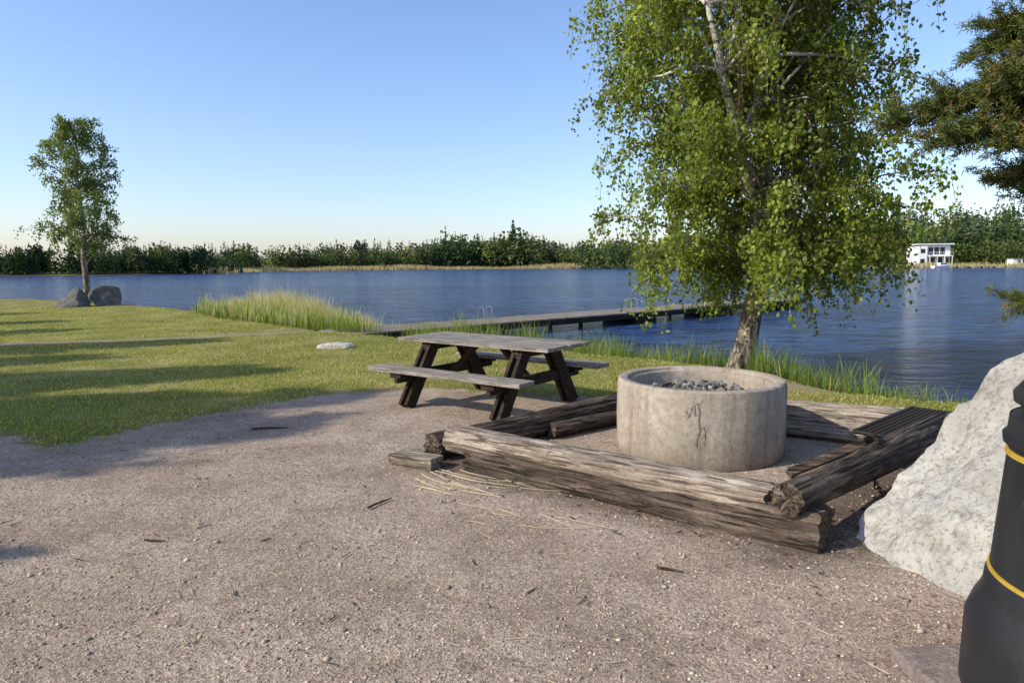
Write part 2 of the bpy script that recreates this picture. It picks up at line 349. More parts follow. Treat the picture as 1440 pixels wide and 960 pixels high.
# ---------------------------------------------------------------- trees
def leaves_np(C,size,col,down=.6):
    n=len(C);u=R.normal(0,1,(n,3));u[:,2]-=down*2;u/=np.linalg.norm(u,axis=1)[:,None]
    w=R.normal(0,1,(n,3));w-=u*(w*u).sum(1)[:,None];w/=np.linalg.norm(w,axis=1)[:,None]
    s=size[:,None]
    V=np.stack([C-u*s*.5,C+w*s*.36,C+u*s*.55,C-w*s*.36],1).reshape(-1,3)
    return V,np.arange(4*n).reshape(-1,4),np.repeat(col,4,0)
def make_birch(name,loc,H,trunk_r,trunk_pts,env,zlow,n_prim,n_str,n_lf,lf,hang,stems=(),seed=1,cols=((.055,.095,.015),(.13,.17,.03)),rz=0,share=None,zpow=1.,droop=.0,gap=False):
    global R
    R=np.random.RandomState(seed);e=empty(name,loc,rz)
    if share:
        for me in share: link(bpy.data.objects.new(me.name,me),e)
        return e,share
    tp=np.array(trunk_pts,float)
    def trunk(z): return np.array([np.interp(z,tp[:,2],tp[:,0]),np.interp(z,tp[:,2],tp[:,1]),z])
    g=Geo();zs=np.linspace(-.1,H,34);PT=np.array([trunk(z)+np.array([.03*math.sin(z*2.1),.03*math.cos(z*1.7),0]) for z in zs])
    rad=trunk_r*(1-zs.clip(0)/H)**.8*(.78+.35*np.exp(-zs.clip(0)*3.5))+.006
    g.tube(PT,rad,14)
    for st in stems: 
        st=np.array(st);kk=np.linspace(0,len(st)-1,14);S=np.column_stack([np.interp(kk,range(len(st)),st[:,q]) for q in range(3)])
        g.tube(S,np.linspace(trunk_r*.45,.025,14),9)
    Ls=[];Ts=[];tw=Geo();stemsA=[np.array(s) for s in stems]
    for i in range(n_prim):
        zt=zlow+(H-zlow-.1)*((i+R.rand())/n_prim)**zpow;az=i*2.39996+R.uniform(-.4,.4)
        L=env(zt,az)*R.uniform(.5,1.06)
        za=max(zt-L*R.uniform(.1,.6),zlow*.95);p0=trunk(za)
        if stemsA and R.rand()<.3:
            s=stemsA[R.randint(len(stemsA))];k=R.randint(1,len(s));p0=s[k];zt=max(zt,p0[2])
        c0=trunk(zt);end=c0+np.array([math.cos(az)*L,math.sin(az)*L,-droop*L*R.uniform(.3,1)])
        mid=(p0+end)/2+np.array([0,0,.32*L])+R.normal(0,.08*L,3)
        tq=np.linspace(0,1,9)[:,None];B=(1-tq)**2*p0+2*tq*(1-tq)*mid+tq**2*end
        B[1:]+=R.normal(0,.03,(8,3));tone=R.uniform(.6,1.25)
        g.tube(B,np.linspace(max(.010,.012*L+.008),.004,9),5,cap=False)
        for j in range(n_str):
            t=R.uniform(.15,1.0)**.7;q=np.array([np.interp(t,tq[:,0],B[:,d]) for d in range(3)])
            side=R.normal(0,1,3);side[2]=abs(side[2])*.3-.05;side/=np.linalg.norm(side);q1=q+side*R.uniform(.08,.38)*min(1,L/1.6)
            hl=R.uniform(.2,1.)*hang
            sway=np.array([math.cos(az),math.sin(az),0])*R.uniform(0,.3)*hl+R.normal(0,.08,3)
            S=np.array([q,(q+q1)/2+[0,0,.06],q1,q1+sway*.5-[0,0,hl*.45],q1+sway-[0,0,hl]])
            if lf<.09: tw.tube(S,[.006,.004,.0035,.003,.002],3,cap=False)
            m=max(3,int(n_lf*(hl/hang+.35)));ta=R.uniform(.8,4,m)
            Cc=np.column_stack([np.interp(ta,range(5),S[:,d]) for d in range(3)])+R.normal(0,.05*lf/.06,(m,3));Ls.append(Cc);Ts.append(np.full(m,tone*R.uniform(.8,1.15)))
    C=np.concatenate(Ls);T=np.concatenate(Ts)[:,None]
    if gap: # airy openings beside the trunk and the leaning stem
        tx=np.interp(C[:,2],tp[:,2],tp[:,0]);near=(np.abs(C[:,0]-tx)<.17)&(C[:,1]<.4)
        for s in stemsA:
            sx=np.interp(C[:,2],s[:,2],s[:,0]);sy=np.interp(C[:,2],s[:,2],s[:,1]);near|=(np.abs(C[:,0]-sx)<.17)&(C[:,1]<sy+.15)&(C[:,2]>2.6)&(C[:,2]<5.4)
        keep=~near|(R.rand(len(C))<.12+.35*(np.sin(C[:,2]*4.3)>.45));C=C[keep];T=T[keep]
    k=R.rand(len(C),1)
    col=np.array(cols[0])*(1-k)+np.array(cols[1])*k;col*=T
    V,F,cc=leaves_np(C,R.uniform(.7,1.25,len(C))*lf,col)
    o1=g.obj('trunk_and_limbs',M_birch,e,smooth=True)
    meshes=[o1.data]
    if tw.n: meshes.append(tw.obj('twigs',M_bark,e).data)
    meshes.append(np_obj('leaves',V,F,M_leaf,e,col=cc).data)
    return e,meshes
def env_big(z,az):
    l=np.interp(z,[1.3,2.0,2.6,3.6,4.2,5.2,6.4,7.5,9.3],[1.8,2.4,2.9,2.75,2.8,3.4,3.3,2.2,.3]);r=np.interp(z,[1.3,2.4,3.6,5.2,6.2,7.5,9.3],[1.7,2.4,2.1,2.25,1.9,1.4,.3])
    c=(1+math.cos(az))/2;return l*(1-c)+r*c
make_birch('birch_tree',(3.75,11.0,-.06),9.2,.2,[(-.05,0,-.2),(.05,0,.5),(.3,0,2.2),(.28,0,3.0),(.1,0,4.3),(0,0,6),(0,0,10)],env_big,1.5,195,17,46,.068,.85,
   stems=[[(.25,0,2.0),(-.1,-.4,2.7),(-.42,-.75,3.4),(-.75,-1.05,4.3),(-1.05,-1.2,5.2),(-1.2,-1.2,6.8)]],seed=3,zpow=1.25,droop=.13,cols=((.12,.165,.02),(.28,.33,.05)),gap=True)
make_birch('birch_tree',(-19.3,31,0),8.2,.17,[(0,0,-.2),(.1,0,3),(0,0,8.2)],lambda z,az:float(np.interp(z,[2.2,3.2,5,6.5,8.2],[1.3,1.9,1.75,1.5,.9]))*(1+.25*math.sin(az*2+z*2)),2.5,64,11,28,.1,.6,seed=5,cols=((.11,.15,.04),(.2,.24,.07)))
# trees standing left of the view (their long shadows cross the lawn)
_,sh=make_birch('birch_tree',(-17,.9,0),10.5,.2,[(0,0,-.2),(.2,0,5),(0,0,10.5)],lambda z,az:float(np.interp(z,[2.5,4,6,8,10.5],[1.6,2.4,2.3,1.6,.4])),3.,60,12,28,.14,.7,seed=9)
for k,(x,y,s) in enumerate([(-15.3,3.0,.9),(-19.5,4.3,1.05),(-19.0,2.4,1.0),(-16.6,6.0,.75),(-21.5,8.8,1.0),(-26.4,11.6,1.0),(-25.5,15.8,.8),(-9.8,.9,.46),(-32,18.5,1.0),(-24,5.6,1.1)]):
    e,_=make_birch('birch_tree',(x,y,0),1,1,[],None,0,0,0,0,0,0,seed=20+k,rz=k*1.3,share=sh);e.scale=(s,s,s)
R=np.random.RandomState(11)
# pine at right
def make_pine():
    e=empty('pine_tree',(7.4,7.4,0));g=Geo();H=12.
    zs=np.linspace(-.1,H,20);g.tube(np.column_stack([.1*np.sin(zs*.6),0*zs,zs]),.17*(1-zs/H*.85)+.01,12)
    ends=[((-3.2,.3,3.1),1),((-3.0,-.2,2.85),1),((-2.6,.4,3.3),1),((-2.5,-.4,2.8),1),((-2.0,.2,2.5),1),((-1.9,-.3,2.8),1),((-2.2,.5,3.9),1),((-2.2,-.2,4.5),1),((-1.8,.4,3.6),1),((-1.5,-.2,4.1),1),((-1.7,.2,5.1),1),((-2.2,.3,5.3),1),((-1.65,.2,1.15),.6),((-1.5,.5,3.2),1),((-2.6,0,5.7),1),((-2.2,.2,3.6),1.2),((-1.7,-.5,3.4),1.2),((-1.4,.4,4.6),1.2),((-1.2,-.4,3.8),1.2),((-1.3,.1,2.9),1),((-2.8,.1,3.3),1),((-2.4,-.1,4.9),1),((-1.9,0,4.2),1.2),((-1.9,.4,4.8),1.2),((-1.3,-.3,5.0),1),((-2.7,.2,5.2),1),((-1.2,.3,3.4),1),((-1.8,.1,2.3),.9),((-2.3,.3,3.0),1.2),((-1.5,0,2.6),1),((-2.1,.3,4.1),1.2),((-2.0,0,5.5),1),((-2.4,-.3,3.4),1.2),((-1.9,.3,3.1),1.2),((-1.6,.1,2.8),1.2),((-2.1,-.2,3.7),1.2),((-1.6,.2,3.9),1.2)]
    for i in range(18):
        a=R.uniform(-2.2,2.2);z=R.uniform(2.6,11.5);L=R.uniform(.5,1)*np.interp(z,[2,6,12],[2.6,2.4,.7]);ends.append(((math.cos(a)*L,math.sin(a)*L,z),.5))
    CL=[]
    for en,dn in ends:
        en=np.array(en);L=np.linalg.norm(en[:2]);p0=np.array([0,0,en[2]+L*R.uniform(-.05,.3)]);mid=(p0+en)/2+R.normal(0,.12,3)
        tq=np.linspace(0,1,9)[:,None];B=(1-tq)**2*p0+2*tq*(1-tq)*mid+tq**2*en
        g.tube(B,np.linspace(.035,.008,9),5,cap=False);d=(en-p0)/np.linalg.norm(en-p0);sd_=np.cross(d,[0,0,1])
        for j in range(int((24+L*18)*dn)):
            t=R.uniform(.35,1);q=np.array([np.interp(t,tq[:,0],B[:,k]) for k in range(3)])
            dd=d*R.uniform(.2,1)+sd_*R.uniform(-1,1)+np.array([0,0,R.uniform(-.5,.6)]);dd/=np.linalg.norm(dd);l=R.uniform(.12,.42)
            q2=q+dd*l;g.tube([q,(q+q2)/2+[0,0,-.02],q2],[.006,.005,.003],3,cap=False)
            for s in np.arange(.3,1.01,.17): CL.append((q+(q2-q)*s,dd))
    n=len(CL);K=22;C=np.repeat(np.array([c for c,_ in CL]),K,0);D=np.repeat(np.array([d for _,d in CL]),K,0)
    C=C+R.normal(0,.022,C.shape);v=D*.7+R.normal(0,.75,C.shape);v/=np.linalg.norm(v,axis=1)[:,None];v*=R.uniform(.045,.08,(len(C),1))
    w=np.cross(v,R.normal(0,1,v.shape));w/=np.linalg.norm(w,axis=1)[:,None];w*=.005
    V=np.stack([C-w,C+w,C+v+w*.5,C+v-w*.5],1).reshape(-1,3);t=np.repeat(R.rand(n,1),K,0)
    col=np.array([.04,.065,.018])*(1-t)+np.array([.15,.165,.035])*t;br=np.repeat(R.rand(n)<.06,K);col[br]=(.24,.17,.05)
    np_obj('needles',V,np.arange(len(V)).reshape(-1,4),M_needle,e,col=np.repeat(col,4,0));g.obj('trunk_and_branches',M_bark,e,smooth=True)
make_pine()
# distant forest: one object of many leaf clumps
def forest(name,spots):
    Vs=[];Fs=[];Cs=[];n0=0
    pts=np.array([(s[0],s[1]) for s in spots]);zz=height(pts)
    for (x,y,h,w,kind,c),z0 in zip(spots,zz):
        m=int(170 if kind=='d' else 120)
        if kind=='d':
            nb=7;bc=np.column_stack([R.normal(0,.25*w,nb),R.normal(0,.25*w,nb),R.uniform(.3,.85,nb)*h]);br=R.uniform(.18,.34,nb)*w+.05*h
            ii=R.randint(0,nb,m);d=R.normal(0,1,(m,3));d/=np.linalg.norm(d,axis=1)[:,None];C=bc[ii]+d*br[ii][:,None]*R.uniform(.7,1.05,(m,1));s=h*R.uniform(.04,.09,m)
            base=R.uniform(0,1,(m//4,1));C[:m//4]=np.column_stack([R.normal(0,.3*w,m//4),R.normal(0,.3*w,m//4),base[:,0]*.5*h])
        else:
            t=R.rand(m)**1.3;a=R.uniform(0,6.28,m);r=(1-t)*w*.5*R.uniform(.6,1.1,m)*(1+.3*np.sin(t*40));C=np.column_stack([r*np.cos(a),r*np.sin(a),h*(.05+.95*t)]);s=h*R.uniform(.045,.085,m)*(1.15-t*.75)
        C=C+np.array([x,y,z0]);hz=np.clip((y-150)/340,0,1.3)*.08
        col=(np.array(c)*(1-hz)+np.array([.17,.22,.22])*hz)*R.uniform(.75,1.25,(m,1))  # aerial haze mixed into the leaf colour with distance
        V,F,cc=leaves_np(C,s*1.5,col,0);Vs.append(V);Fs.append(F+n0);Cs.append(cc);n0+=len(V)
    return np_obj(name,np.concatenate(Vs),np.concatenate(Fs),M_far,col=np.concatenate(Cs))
DG=(.055,.085,.022);LG=(.12,.155,.032);CG=(.028,.048,.02);MG=(.075,.105,.026)
def jit(c): return tuple(np.array(c)*R.uniform(.7,1.3)*np.array([R.uniform(.85,1.2),1,1]))
def clump(x,s=.045): return .5+.5*(math.sin(x*s*1.7+1)+math.sin(x*s*4.1+2)*.6+math.sin(x*s*9.3)*.4)/2
sp=[]
for i in range(260):
    u=R.rand();x=-150+u*62;y0=np.interp(x,[-150,-131,-92,-86],[171,174,190,200]);y=y0+3+R.exponential(9);sp.append((x,y,R.uniform(4.7,8.6)*(.8+.36*clump(x,.12)),R.uniform(2.2,3.4),'c' if R.rand()<.7 else 'd',jit(CG if R.rand()<.7 else DG)))
for i in range(140):
    x=R.uniform(-330,-128);y=np.interp(x,[-330,-131],[164,174])+3+R.exponential(14);sp.append((x,y,R.uniform(2.8,5.8),R.uniform(2.5,4),'c' if R.rand()<.5 else 'd',jit(CG)))
px=np.array([-175,-130,-110,-90,-70,-53,-40,-25,-7,8,20,31,45,60]);ph=np.array([10,10.5,10.5,13,10,12,16,19,22,20,14,12,12,12])
for i in range(700):
    x=R.uniform(-160,62);y0=np.interp(x,[-160,-106,-100,-53,-7,31,50,62],[262,262,288,322,342,332,304,296]);dd=6+R.exponential(20);y=y0+dd
    kd='d' if (R.rand()<.62 if dd<18 else R.rand()<.4) else 'c'
    h=np.interp(x,px,ph)*R.uniform(.5,1.0)*(.76+.36*clump(x,.1))*(1.08 if kd=='c' else .95)
    sp.append((x,y,h*(1.0),h*R.uniform(.5,.75) if kd=='d' else h*.32,kd,jit(LG if (kd=='d' and R.rand()<.4) else (MG if kd=='d' else CG))))
for i in range(200):
    x=R.uniform(-110,75);sp.append((x,R.uniform(370,420),R.uniform(8,15)+2*clump(x,.05),6,'c' if R.rand()<.8 else 'd',jit(CG)))
for i in range(20):
    x=R.uniform(32,50);sp.append((x,np.interp(x,[27,50],[318,290])+R.uniform(-18,6),R.uniform(8,14),R.uniform(6,8),'d',jit(DG)))
for i in range(850):
    x=R.uniform(50,300);y0=np.interp(x,[50,90,125,138,170,230,300],[305,280,252,240,234,222,205]);dd=(4 if not 122<x<172 else 14)+R.exponential(40);y=y0+dd
    kd='c' if (dd>25 and R.rand()<.8) else 'd';h=R.uniform(5,10) if dd<20 else R.uniform(9,16.5)
    sp.append((x,y,h,h*(.65 if kd=='d' else .34),kd,jit(CG if kd=='c' else (LG if R.rand()<.5 else DG))))
forest('distant_forest',sp)
# ---------------------------------------------------------------- house & shed on the far shore
hx,hy=143.5,234;hz=float(height(np.array([[hx,hy]]))[0])
hs=empty('white_lake_house',(hx,hy,hz-.1),math.radians(-8));hs.scale=(.92,.85,1.1)
g=Geo();g.box((0,4.5,3.2),(11.6,9,6.4));g.box((-4.3,-.9,3.1),(3.0,1.8,6.2));g.obj('walls',M_white,hs)
g=Geo();g.box((0,4,6.75),(13,11.6,.32));g.obj('roof',M_white,hs);g=Geo();g.box((0,4,6.97),(12.8,11.4,.1));g.obj('roof_covering',M_grey,hs)
g=Geo()
for x in (-.9,1.1,3.1): g.box((x,-.02,4.7),(1.6,.1,2.2))
for x in (-.4,2.2): g.box((x,-.02,1.5),(2.1,.1,2.5))  # openings under the balcony: flat dark panels stand in for the shade inside
g.box((-4.3,-1.83,4.7),(1.5,.1,1.3));g.box((-4.3,-1.83,1.6),(1.5,.1,1.4));g.box((5,-.02,1.6),(.9,.1,2.1));g.obj('windows_and_openings',M_glass,hs)
g=Geo();g.box((1.7,-1.3,3.15),(8.2,2.5,.22));
for x in (-2,.5,3,5.6): g.box((x,-2.45,1.5),(.2,.2,3.1));
for x in np.arange(-2.2,5.9,.8): g.box((x,-2.5,3.75),(.06,.06,1.0))
g.box((1.8,-2.5,4.3),(8.2,.09,.09));g.obj('balcony',M_white,hs)
sh_=empty('garden_shed',(170,232,float(height(np.array([[170,232]]))[0])-.2));g=Geo();g.box((0,0,1.2),(3.2,3,2.4));g.obj('walls',M_white,sh_);g=Geo();g.box((0,0,2.5),(3.7,3.6,.2));g.obj('roof',M_grey,sh_);g=Geo();g.box((.3,-1.52,1),(.9,.06,1.9));g.obj('door',M_glass,sh_)
bt=empty('motor_boat',(137,219,W_Z),.2);g=Geo()
S=[(-3,.9,.75),(-1,1.05,.75),(1.2,.95,.85),(2.6,.45,1.0),(3.2,.03,1.1)]
V=[];
for (x,w,h) in S: V+= [(x,-w,h),(x,-w*.65,-.1),(x,w*.65,-.1),(x,w,h)]
F=[[a*4+b,a*4+b+1,a*4+b+5,a*4+b+4] for a in range(4) for b in range(3)]+[[0,1,2,3]]+[[a*4,a*4+4,a*4+7,a*4+3] for a in range(4)]
g.add(V,F);g.box((.2,0,1.25),(2,1.3,.9));g.obj('hull_and_cabin',M_white,bt);g=Geo();g.box((.25,0,1.4),(2.05,1.35,.35));g.obj('windscreen',M_glass,bt)
jt=empty('jetty',(148,219,W_Z));g=Geo();g.box((0,0,.45),(14,1.6,.15))
for x in (-6,-2,2,6): g.box((x,0,0),(.2,1.2,.9))
g.obj('deck',M_dock,jt)
# ---------------------------------------------------------------- dock
dk=empty('wooden_dock',(-4.3,16.6,0),math.atan2(13.6,15.9));g=Geo();Ld=22.0
x=0
while x<Ld: g.box((x,0,-.02+R.uniform(-.004,.004)),(.135,1.6+R.uniform(-.02,.02),.04));x+=.15
g.obj('deck_planks',M_dock,dk)
g=Geo()
for y in(-.76,0,.76): g.box((Ld/2+.3,y,-.125),(Ld-.6,.09,.16))
for x in np.arange(1.5,Ld,3.2):
    for y in(-.68,.68): g.tube([(x,y,-1.5),(x,y,-.21)],.07,8)
g.obj('beams_and_posts',M_dockd,dk)
g=Geo()
for x in (11.0,15.8,20.9): g.box((x,-.05,-.34),(1.1,1.5,.24))
g.obj('floats',M_dockd,dk)
g=Geo()
for x,y in((5.2,.84),(12.0,.84)):
    for q in(-.16,.16): g.tube([(x+q,y,-.9),(x+q,y,.22),(x+q,y-.04,.32),(x+q,y-.16,.37),(x+q,y-.28,.32),(x+q,y-.3,0)],.014,6)
    for z in(-.7,-.4,-.1): g.tube([(x-.16,y,z),(x+.16,y,z)],.012,6)
g.obj('bathing_ladders',M_galv,dk)
# ---------------------------------------------------------------- picnic table
pt=empty('picnic_table',(-.26,7.8,0),math.atan2(-.6,.8))
g=Geo()
for i in range(6): g.box((R.uniform(-.008,.008),-.35+i*.14,.735),(2.15,.128,.04),jit=.0015)
g.obj('table_top',M_tabtop,pt,bevel=.004)
for nm,y in(('bench_front',-.76),('bench_back',.76)):
    g=Geo()
    for o in(-.07,.07): g.box((R.uniform(-.01,.01),y+o,.44),(2.15,.13,.045),jit=.0015)
    g.obj(nm,M_tabtop,pt,bevel=.004)
g=Geo()
for x in(-.66,.66):
    for s in(-1,1):
        a=math.atan2(.44,.7)*s
        for dx in (-.048,.048):
            rot=[[1,0,0],[0,math.cos(a),-math.sin(a)],[0,math.sin(a),math.cos(a)]]
            g.box((x+dx,s*.48,.355),(.045,.145,.83),rot=rot)
    g.box((x,0,.355),(.05,1.7,.12));g.box((x+.0,0,.665),(.05,.74,.095))
    for s in(-1,1): g.box((x,s*.76,.385),(.16,.2,.06))
for s in (-1,1):
    a=-s*math.radians(48);rot=[[math.cos(a),0,math.sin(a)],[0,1,0],[-math.sin(a),0,math.cos(a)]]
    g.box((s*.36,0,.52),(.05,.09,.62),rot=rot)
g.obj('frame',M_tab,pt,bevel=.005)
g=Geo()
for x in(-.66,.66):
    for s in(-1,1):
        for z in(.36,.66): g.tube([(x-.09,s*(.48-(z-.355)*.62),z),(x+.09,s*(.48-(z-.355)*.62),z)],.012,8)
g.obj('bolts',M_steel,pt)
# ---------------------------------------------------------------- fire ring
fr=empty('concrete_fire_ring',(1.62,5.82,0),.6);fr.scale=(.975,.975,1)
lathe('ring',[(.62,.02),(.715,.0),(.72,.02),(.722,.3),(.72,.58),(.712,.615),(.70,.625),(.645,.625),(.632,.618),(.628,.6),(.625,.595),(.60,.59),(.595,.57),(.592,.3),(.59,.02)],M_conc,fr,96,wob=.009)
t=NT('ash');n1=t.noise(t.coord(),9,8,.7);t.pbr(t.ramp(n1,[(.35,(.06,.054,.048)),(.55,(.24,.22,.195)),(.7,(.46,.43,.39))]),.95,t.bump(n1,1,.03));M_ash=t.m
V=[];F=[];nr=26;na=60
for i_ in range(nr):
    for j_ in range(na):
        r=.594*i_/(nr-1);a=2*math.pi*j_/na;x,y=r*math.cos(a),r*math.sin(a)
        V.append((x,y,.43+.09*mnoise.noise(Vector((x*3,y*3,1)))+.05*mnoise.noise(Vector((x*9,y*9,3)))+.08*(1-r/.6)))
for i_ in range(nr-1):
    for j_ in range(na): F.append((i_*na+j_,i_*na+(j_+1)%na,(i_+1)*na+(j_+1)%na,(i_+1)*na+j_))
np_obj('ash_bed',V,F,M_ash,fr,smooth=True)
t=NT('soot_mark');n1=t.noise(t.coord(),30,5,.7);t.pbr(t.ramp(n1,[(.4,(.14,.115,.09)),(.6,(.33,.28,.22))]),.95);M_soot=t.m
g=Geo()
def mark(pts,w):
    kk=np.linspace(0,len(pts)-1,len(pts)*6);A=np.interp(kk,range(len(pts)),[p[0] for p in pts]);Zz=np.interp(kk,range(len(pts)),[p[1] for p in pts])
    V=[];
    for a,z in zip(A,Zz):
        w_=w*R.uniform(.6,1.5)
        for s in (-1,1): V.append((.7275*math.cos(a+s*w_*.5/.72),.7275*math.sin(a+s*w_*.5/.72),z+s*w*.25))
    g.add(V,[[2*q,2*q+1,2*q+3,2*q+2] for q in range(len(kk)-1)])
a0=-2.5
for pp in ([(-.08,.47),(-.05,.42),(-.02,.5),(.0,.53),(.01,.44)],[(.03,.54),(.06,.48),(.05,.4),(.07,.33),(.04,.27),(.03,.2)],[(.1,.36),(.12,.3),(.11,.22)],[(-.01,.5),(.05,.52),(.09,.56)]):
    mark([(a0+.0+a,z) for a,z in pp],.009)
g.obj('scrawl_marks',M_soot,fr)
def rock_mesh(name,size,mat,seed,sub=3,cuts=10,amp=.12,parent=None,loc=(0,0,0),rz=0,freq=1.3,cutr=(.62,.9),extra=()):
    import bmesh
    bm=bmesh.new();bmesh.ops.create_icosphere(bm,subdivisions=sub,radius=1);rr=np.random.RandomState(seed)
    pl=[(Vector(rr.normal(0,1,3)).normalized(),rr.uniform(*cutr)) for _ in range(cuts)]+[(Vector(a).normalized(),d) for a,d in extra];of=Vector(rr.uniform(0,50,3))
    for v in bm.verts:
        p=v.co.copy()
        for nn,d in pl:
            q=p.dot(nn)-d
            if q>0:p-=nn*q*.95
        m=1+amp*mnoise.fractal(p*freq+of,1,2,5)+amp*.25*mnoise.noise(p*7+of)+amp*.12*mnoise.fractal(p*16+of,1,2,3)
        v.co=Vector((p.x*size[0],p.y*size[1],p.z*size[2]))*m
    me=bpy.data.meshes.new(name);bm.to_mesh(me);bm.free();me.materials.append(mat)
    me.polygons.foreach_set('use_smooth',np.ones(len(me.polygons),dtype=bool))
    o=link(bpy.data.objects.new(name,me),parent);o.location=loc;o.rotation_euler=(0,0,rz);return o
def lumps(name,items,mat,parent=None):
    import bmesh
    bm=bmesh.new()
    for (p,s) in items:
        M=Matrix.Translation(p)@Matrix.Rotation(R.uniform(0,6),4,Vector(R.normal(0,1,3)).normalized())@Matrix.Diagonal((s*R.uniform(.8,1.6),s*R.uniform(.6,1.1),s*R.uniform(.5,.9),1))
        b0=len(bm.verts);bmesh.ops.create_icosphere(bm,subdivisions=1,radius=1,matrix=M)
        bm.verts.ensure_lookup_table()
        for v in bm.verts[b0:]: v.co+=Vector(R.normal(0,s*.12,3))
    me=bpy.data.meshes.new(name);bm.to_mesh(me);bm.free();me.materials.append(mat);return link(bpy.data.objects.new(name,me),parent)
it=[]
for _ in range(150):
    r=.5*math.sqrt(R.rand());a=R.uniform(0,6.28);it.append(((r*math.cos(a),r*math.sin(a),.50+.05*(1-r/.5)),R.uniform(.01,.04)))
lumps('charcoal',it,M_ash,fr)
g=Geo()
for _ in range(3):
    a=R.uniform(0,3.14);x,y=R.uniform(-.3,.3,2);d=np.array([math.cos(a),math.sin(a),R.uniform(-.05,.1)])*R.uniform(.06,.13);c=np.array([x,y,.55]);g.tube([c-d,c+d*.1,c+d],[.014,.016,.01],7)
g.obj('charred_sticks',M_logd,fr,smooth=True)
# ---------------------------------------------------------------- logs
def log(name,p0,p1,r0,r1,mat,pw=2.,zs=1.,seed=1,amp=.06,sides=40,parent=None,seg=110,top_flat=None):
    p0=Vector(p0);p1=Vector(p1);d=p1-p0;L=d.length;V=[];F=[]
    for i_ in range(seg+1):
        s=i_/seg
        for j_ in range(sides):
            a=2*math.pi*j_/sides;c,sn=math.cos(a),math.sin(a)
            rr=(r0+(r1-r0)*s)/((abs(c)**pw+abs(sn)**pw)**(1/pw))
            nn=mnoise.noise(Vector((s*L*.8+seed*7,c*1.3,sn*1.3)))*amp*2+mnoise.noise(Vector((s*L*.6+seed*3,c*5,sn*5)))*amp*1.3+mnoise.noise(Vector((s*L*5,c*6,sn*6+seed)))*amp*.6
            gr_=mnoise.noise(Vector((s*L*.9+seed,c*9+seed,sn*9)));nn-=max(0,gr_-.3)*.4
            rr*=1+nn;end=0
            if i_ in(0,seg): end=(.04*mnoise.noise(Vector((c*3,sn*3,seed+i_))))
            bow=.025*math.sin(s*3+seed)
            z=sn*rr*zs
            if top_flat is not None: z=min(z,top_flat*r0)
            V.append((s*L+end,c*rr+bow,z))
    for i_ in range(seg):
        for j_ in range(sides):
            F.append((i_*sides+j_,(i_+1)*sides+j_,(i_+1)*sides+(j_+1)%sides,i_*sides+(j_+1)%sides))
    n=len(V);V+=[(0,0,0),(L,0,0)]
    for j_ in range(sides): F.append((j_,(j_+1)%sides,n));F.append((seg*sides+(j_+1)%sides,seg*sides+j_,n+1))
    me=bpy.data.meshes.new(name);me.from_pydata(V,[],F);me.materials.append(mat);me.polygons.foreach_set('use_smooth',np.array([len(f)==4 for f in F]));me.update()
    try: me.set_sharp_from_angle(angle=math.radians(50))
    except Exception: pass
    o=link(bpy.data.objects.new(name,me),parent)
    o.location=p0;o.rotation_mode='QUATERNION';o.rotation_quaternion=d.to_track_quat('X','Z');return o
lg=empty('weathered_log')
log('lower_beam',(-.32,5.30,.09),(1.77,3.72,.10),.135,.14,M_logd,4,.95,1,.05,parent=lg)
log('upper_half',(-.50,5.44,.2),(1.54,3.90,.2),.125,.125,M_log,2.6,.85,2,.08,parent=lg)
log('weathered_log',(1.53,3.68,.29),(3.7,5.75,.2),.095,.125,M_logd,2,1,3,.06)
log('weathered_log',(-.68,5.55,.11),(1.25,7.15,.13),.115,.12,M_logd,2.2,1,4,.09)
log('weathered_log',(1.35,7.35,.13),(4.05,5.8,.13),.13,.135,M_log,2.3,1,5,.08)
log('weathered_log',(.35,6.2,.07),(1.5,7.0,.08),.07,.06,M_logd,2,1,6,.08)
log('weathered_log',(2.2,6.4,.07),(3.7,5.6,.08),.07,.06,M_log,2,1,8,.08)
gr=empty('grill_grate',(2.62,4.86,-.03),math.atan2(5.75-3.73,3.75-1.52));g=Geo()
for y in(-.14,.16): g.box((.7,y,.365),(1.25,.025,.025))
for x in(.08,1.32): g.box((x,.01,.365),(.025,.32,.025))
for x in np.arange(.13,1.3,.04): g.box((x,.01,.365),(.008,.28,.008))
for y in np.arange(-.1,.15,.04): g.box((.7,y,.372),(1.22,.006,.006))
g.tube([(.08,-.06,.37),(-.1,-.06,.4),(-.13,-.06,.42),(-.13,.08,.42),(-.1,.08,.4),(.08,.08,.37)],.01,6)
g.obj('grate',M_steel,gr)
sb=empty('charred_plank');g=Geo();g.tube([(2.05,4.93,.05),(2.4,5.03,.14),(2.82,5.16,.26)],.042,4);g.obj('plank',M_logd,sb)
ch=empty('chain',(2.5,4.56,0));g=Geo();pts=[(0.12,.13,.30),(.06,.06,.37),(0,0,.38),(-.06,-.07,.36),(-.1,-.12,.28),(-.1,-.14,.2),(-.08,-.15,.12),(-.02,-.18,.05),(.05,-.25,.02)]
for k_ in range(len(pts)*3-3):
    q=k_/3;c=np.array([np.interp(q,range(len(pts)),[p[d] for p in pts]) for d in range(3)]);a=k_*1.57
    th=np.linspace(0,2*np.pi,9);u=np.array([math.cos(a),math.sin(a),0]);g.tube([c+.022*np.cos(b)*np.array([0,0,1])+.013*np.sin(b)*u for b in th],.0045,5,cap=False)
g.obj('links',M_steel,ch)
o=empty('wooden_block',(-.78,5.35,.05),math.radians(-28));g=Geo();g.box((0,0,0),(.42,.17,.09),jit=.01);g.obj('block',M_log,o,bevel=.008)
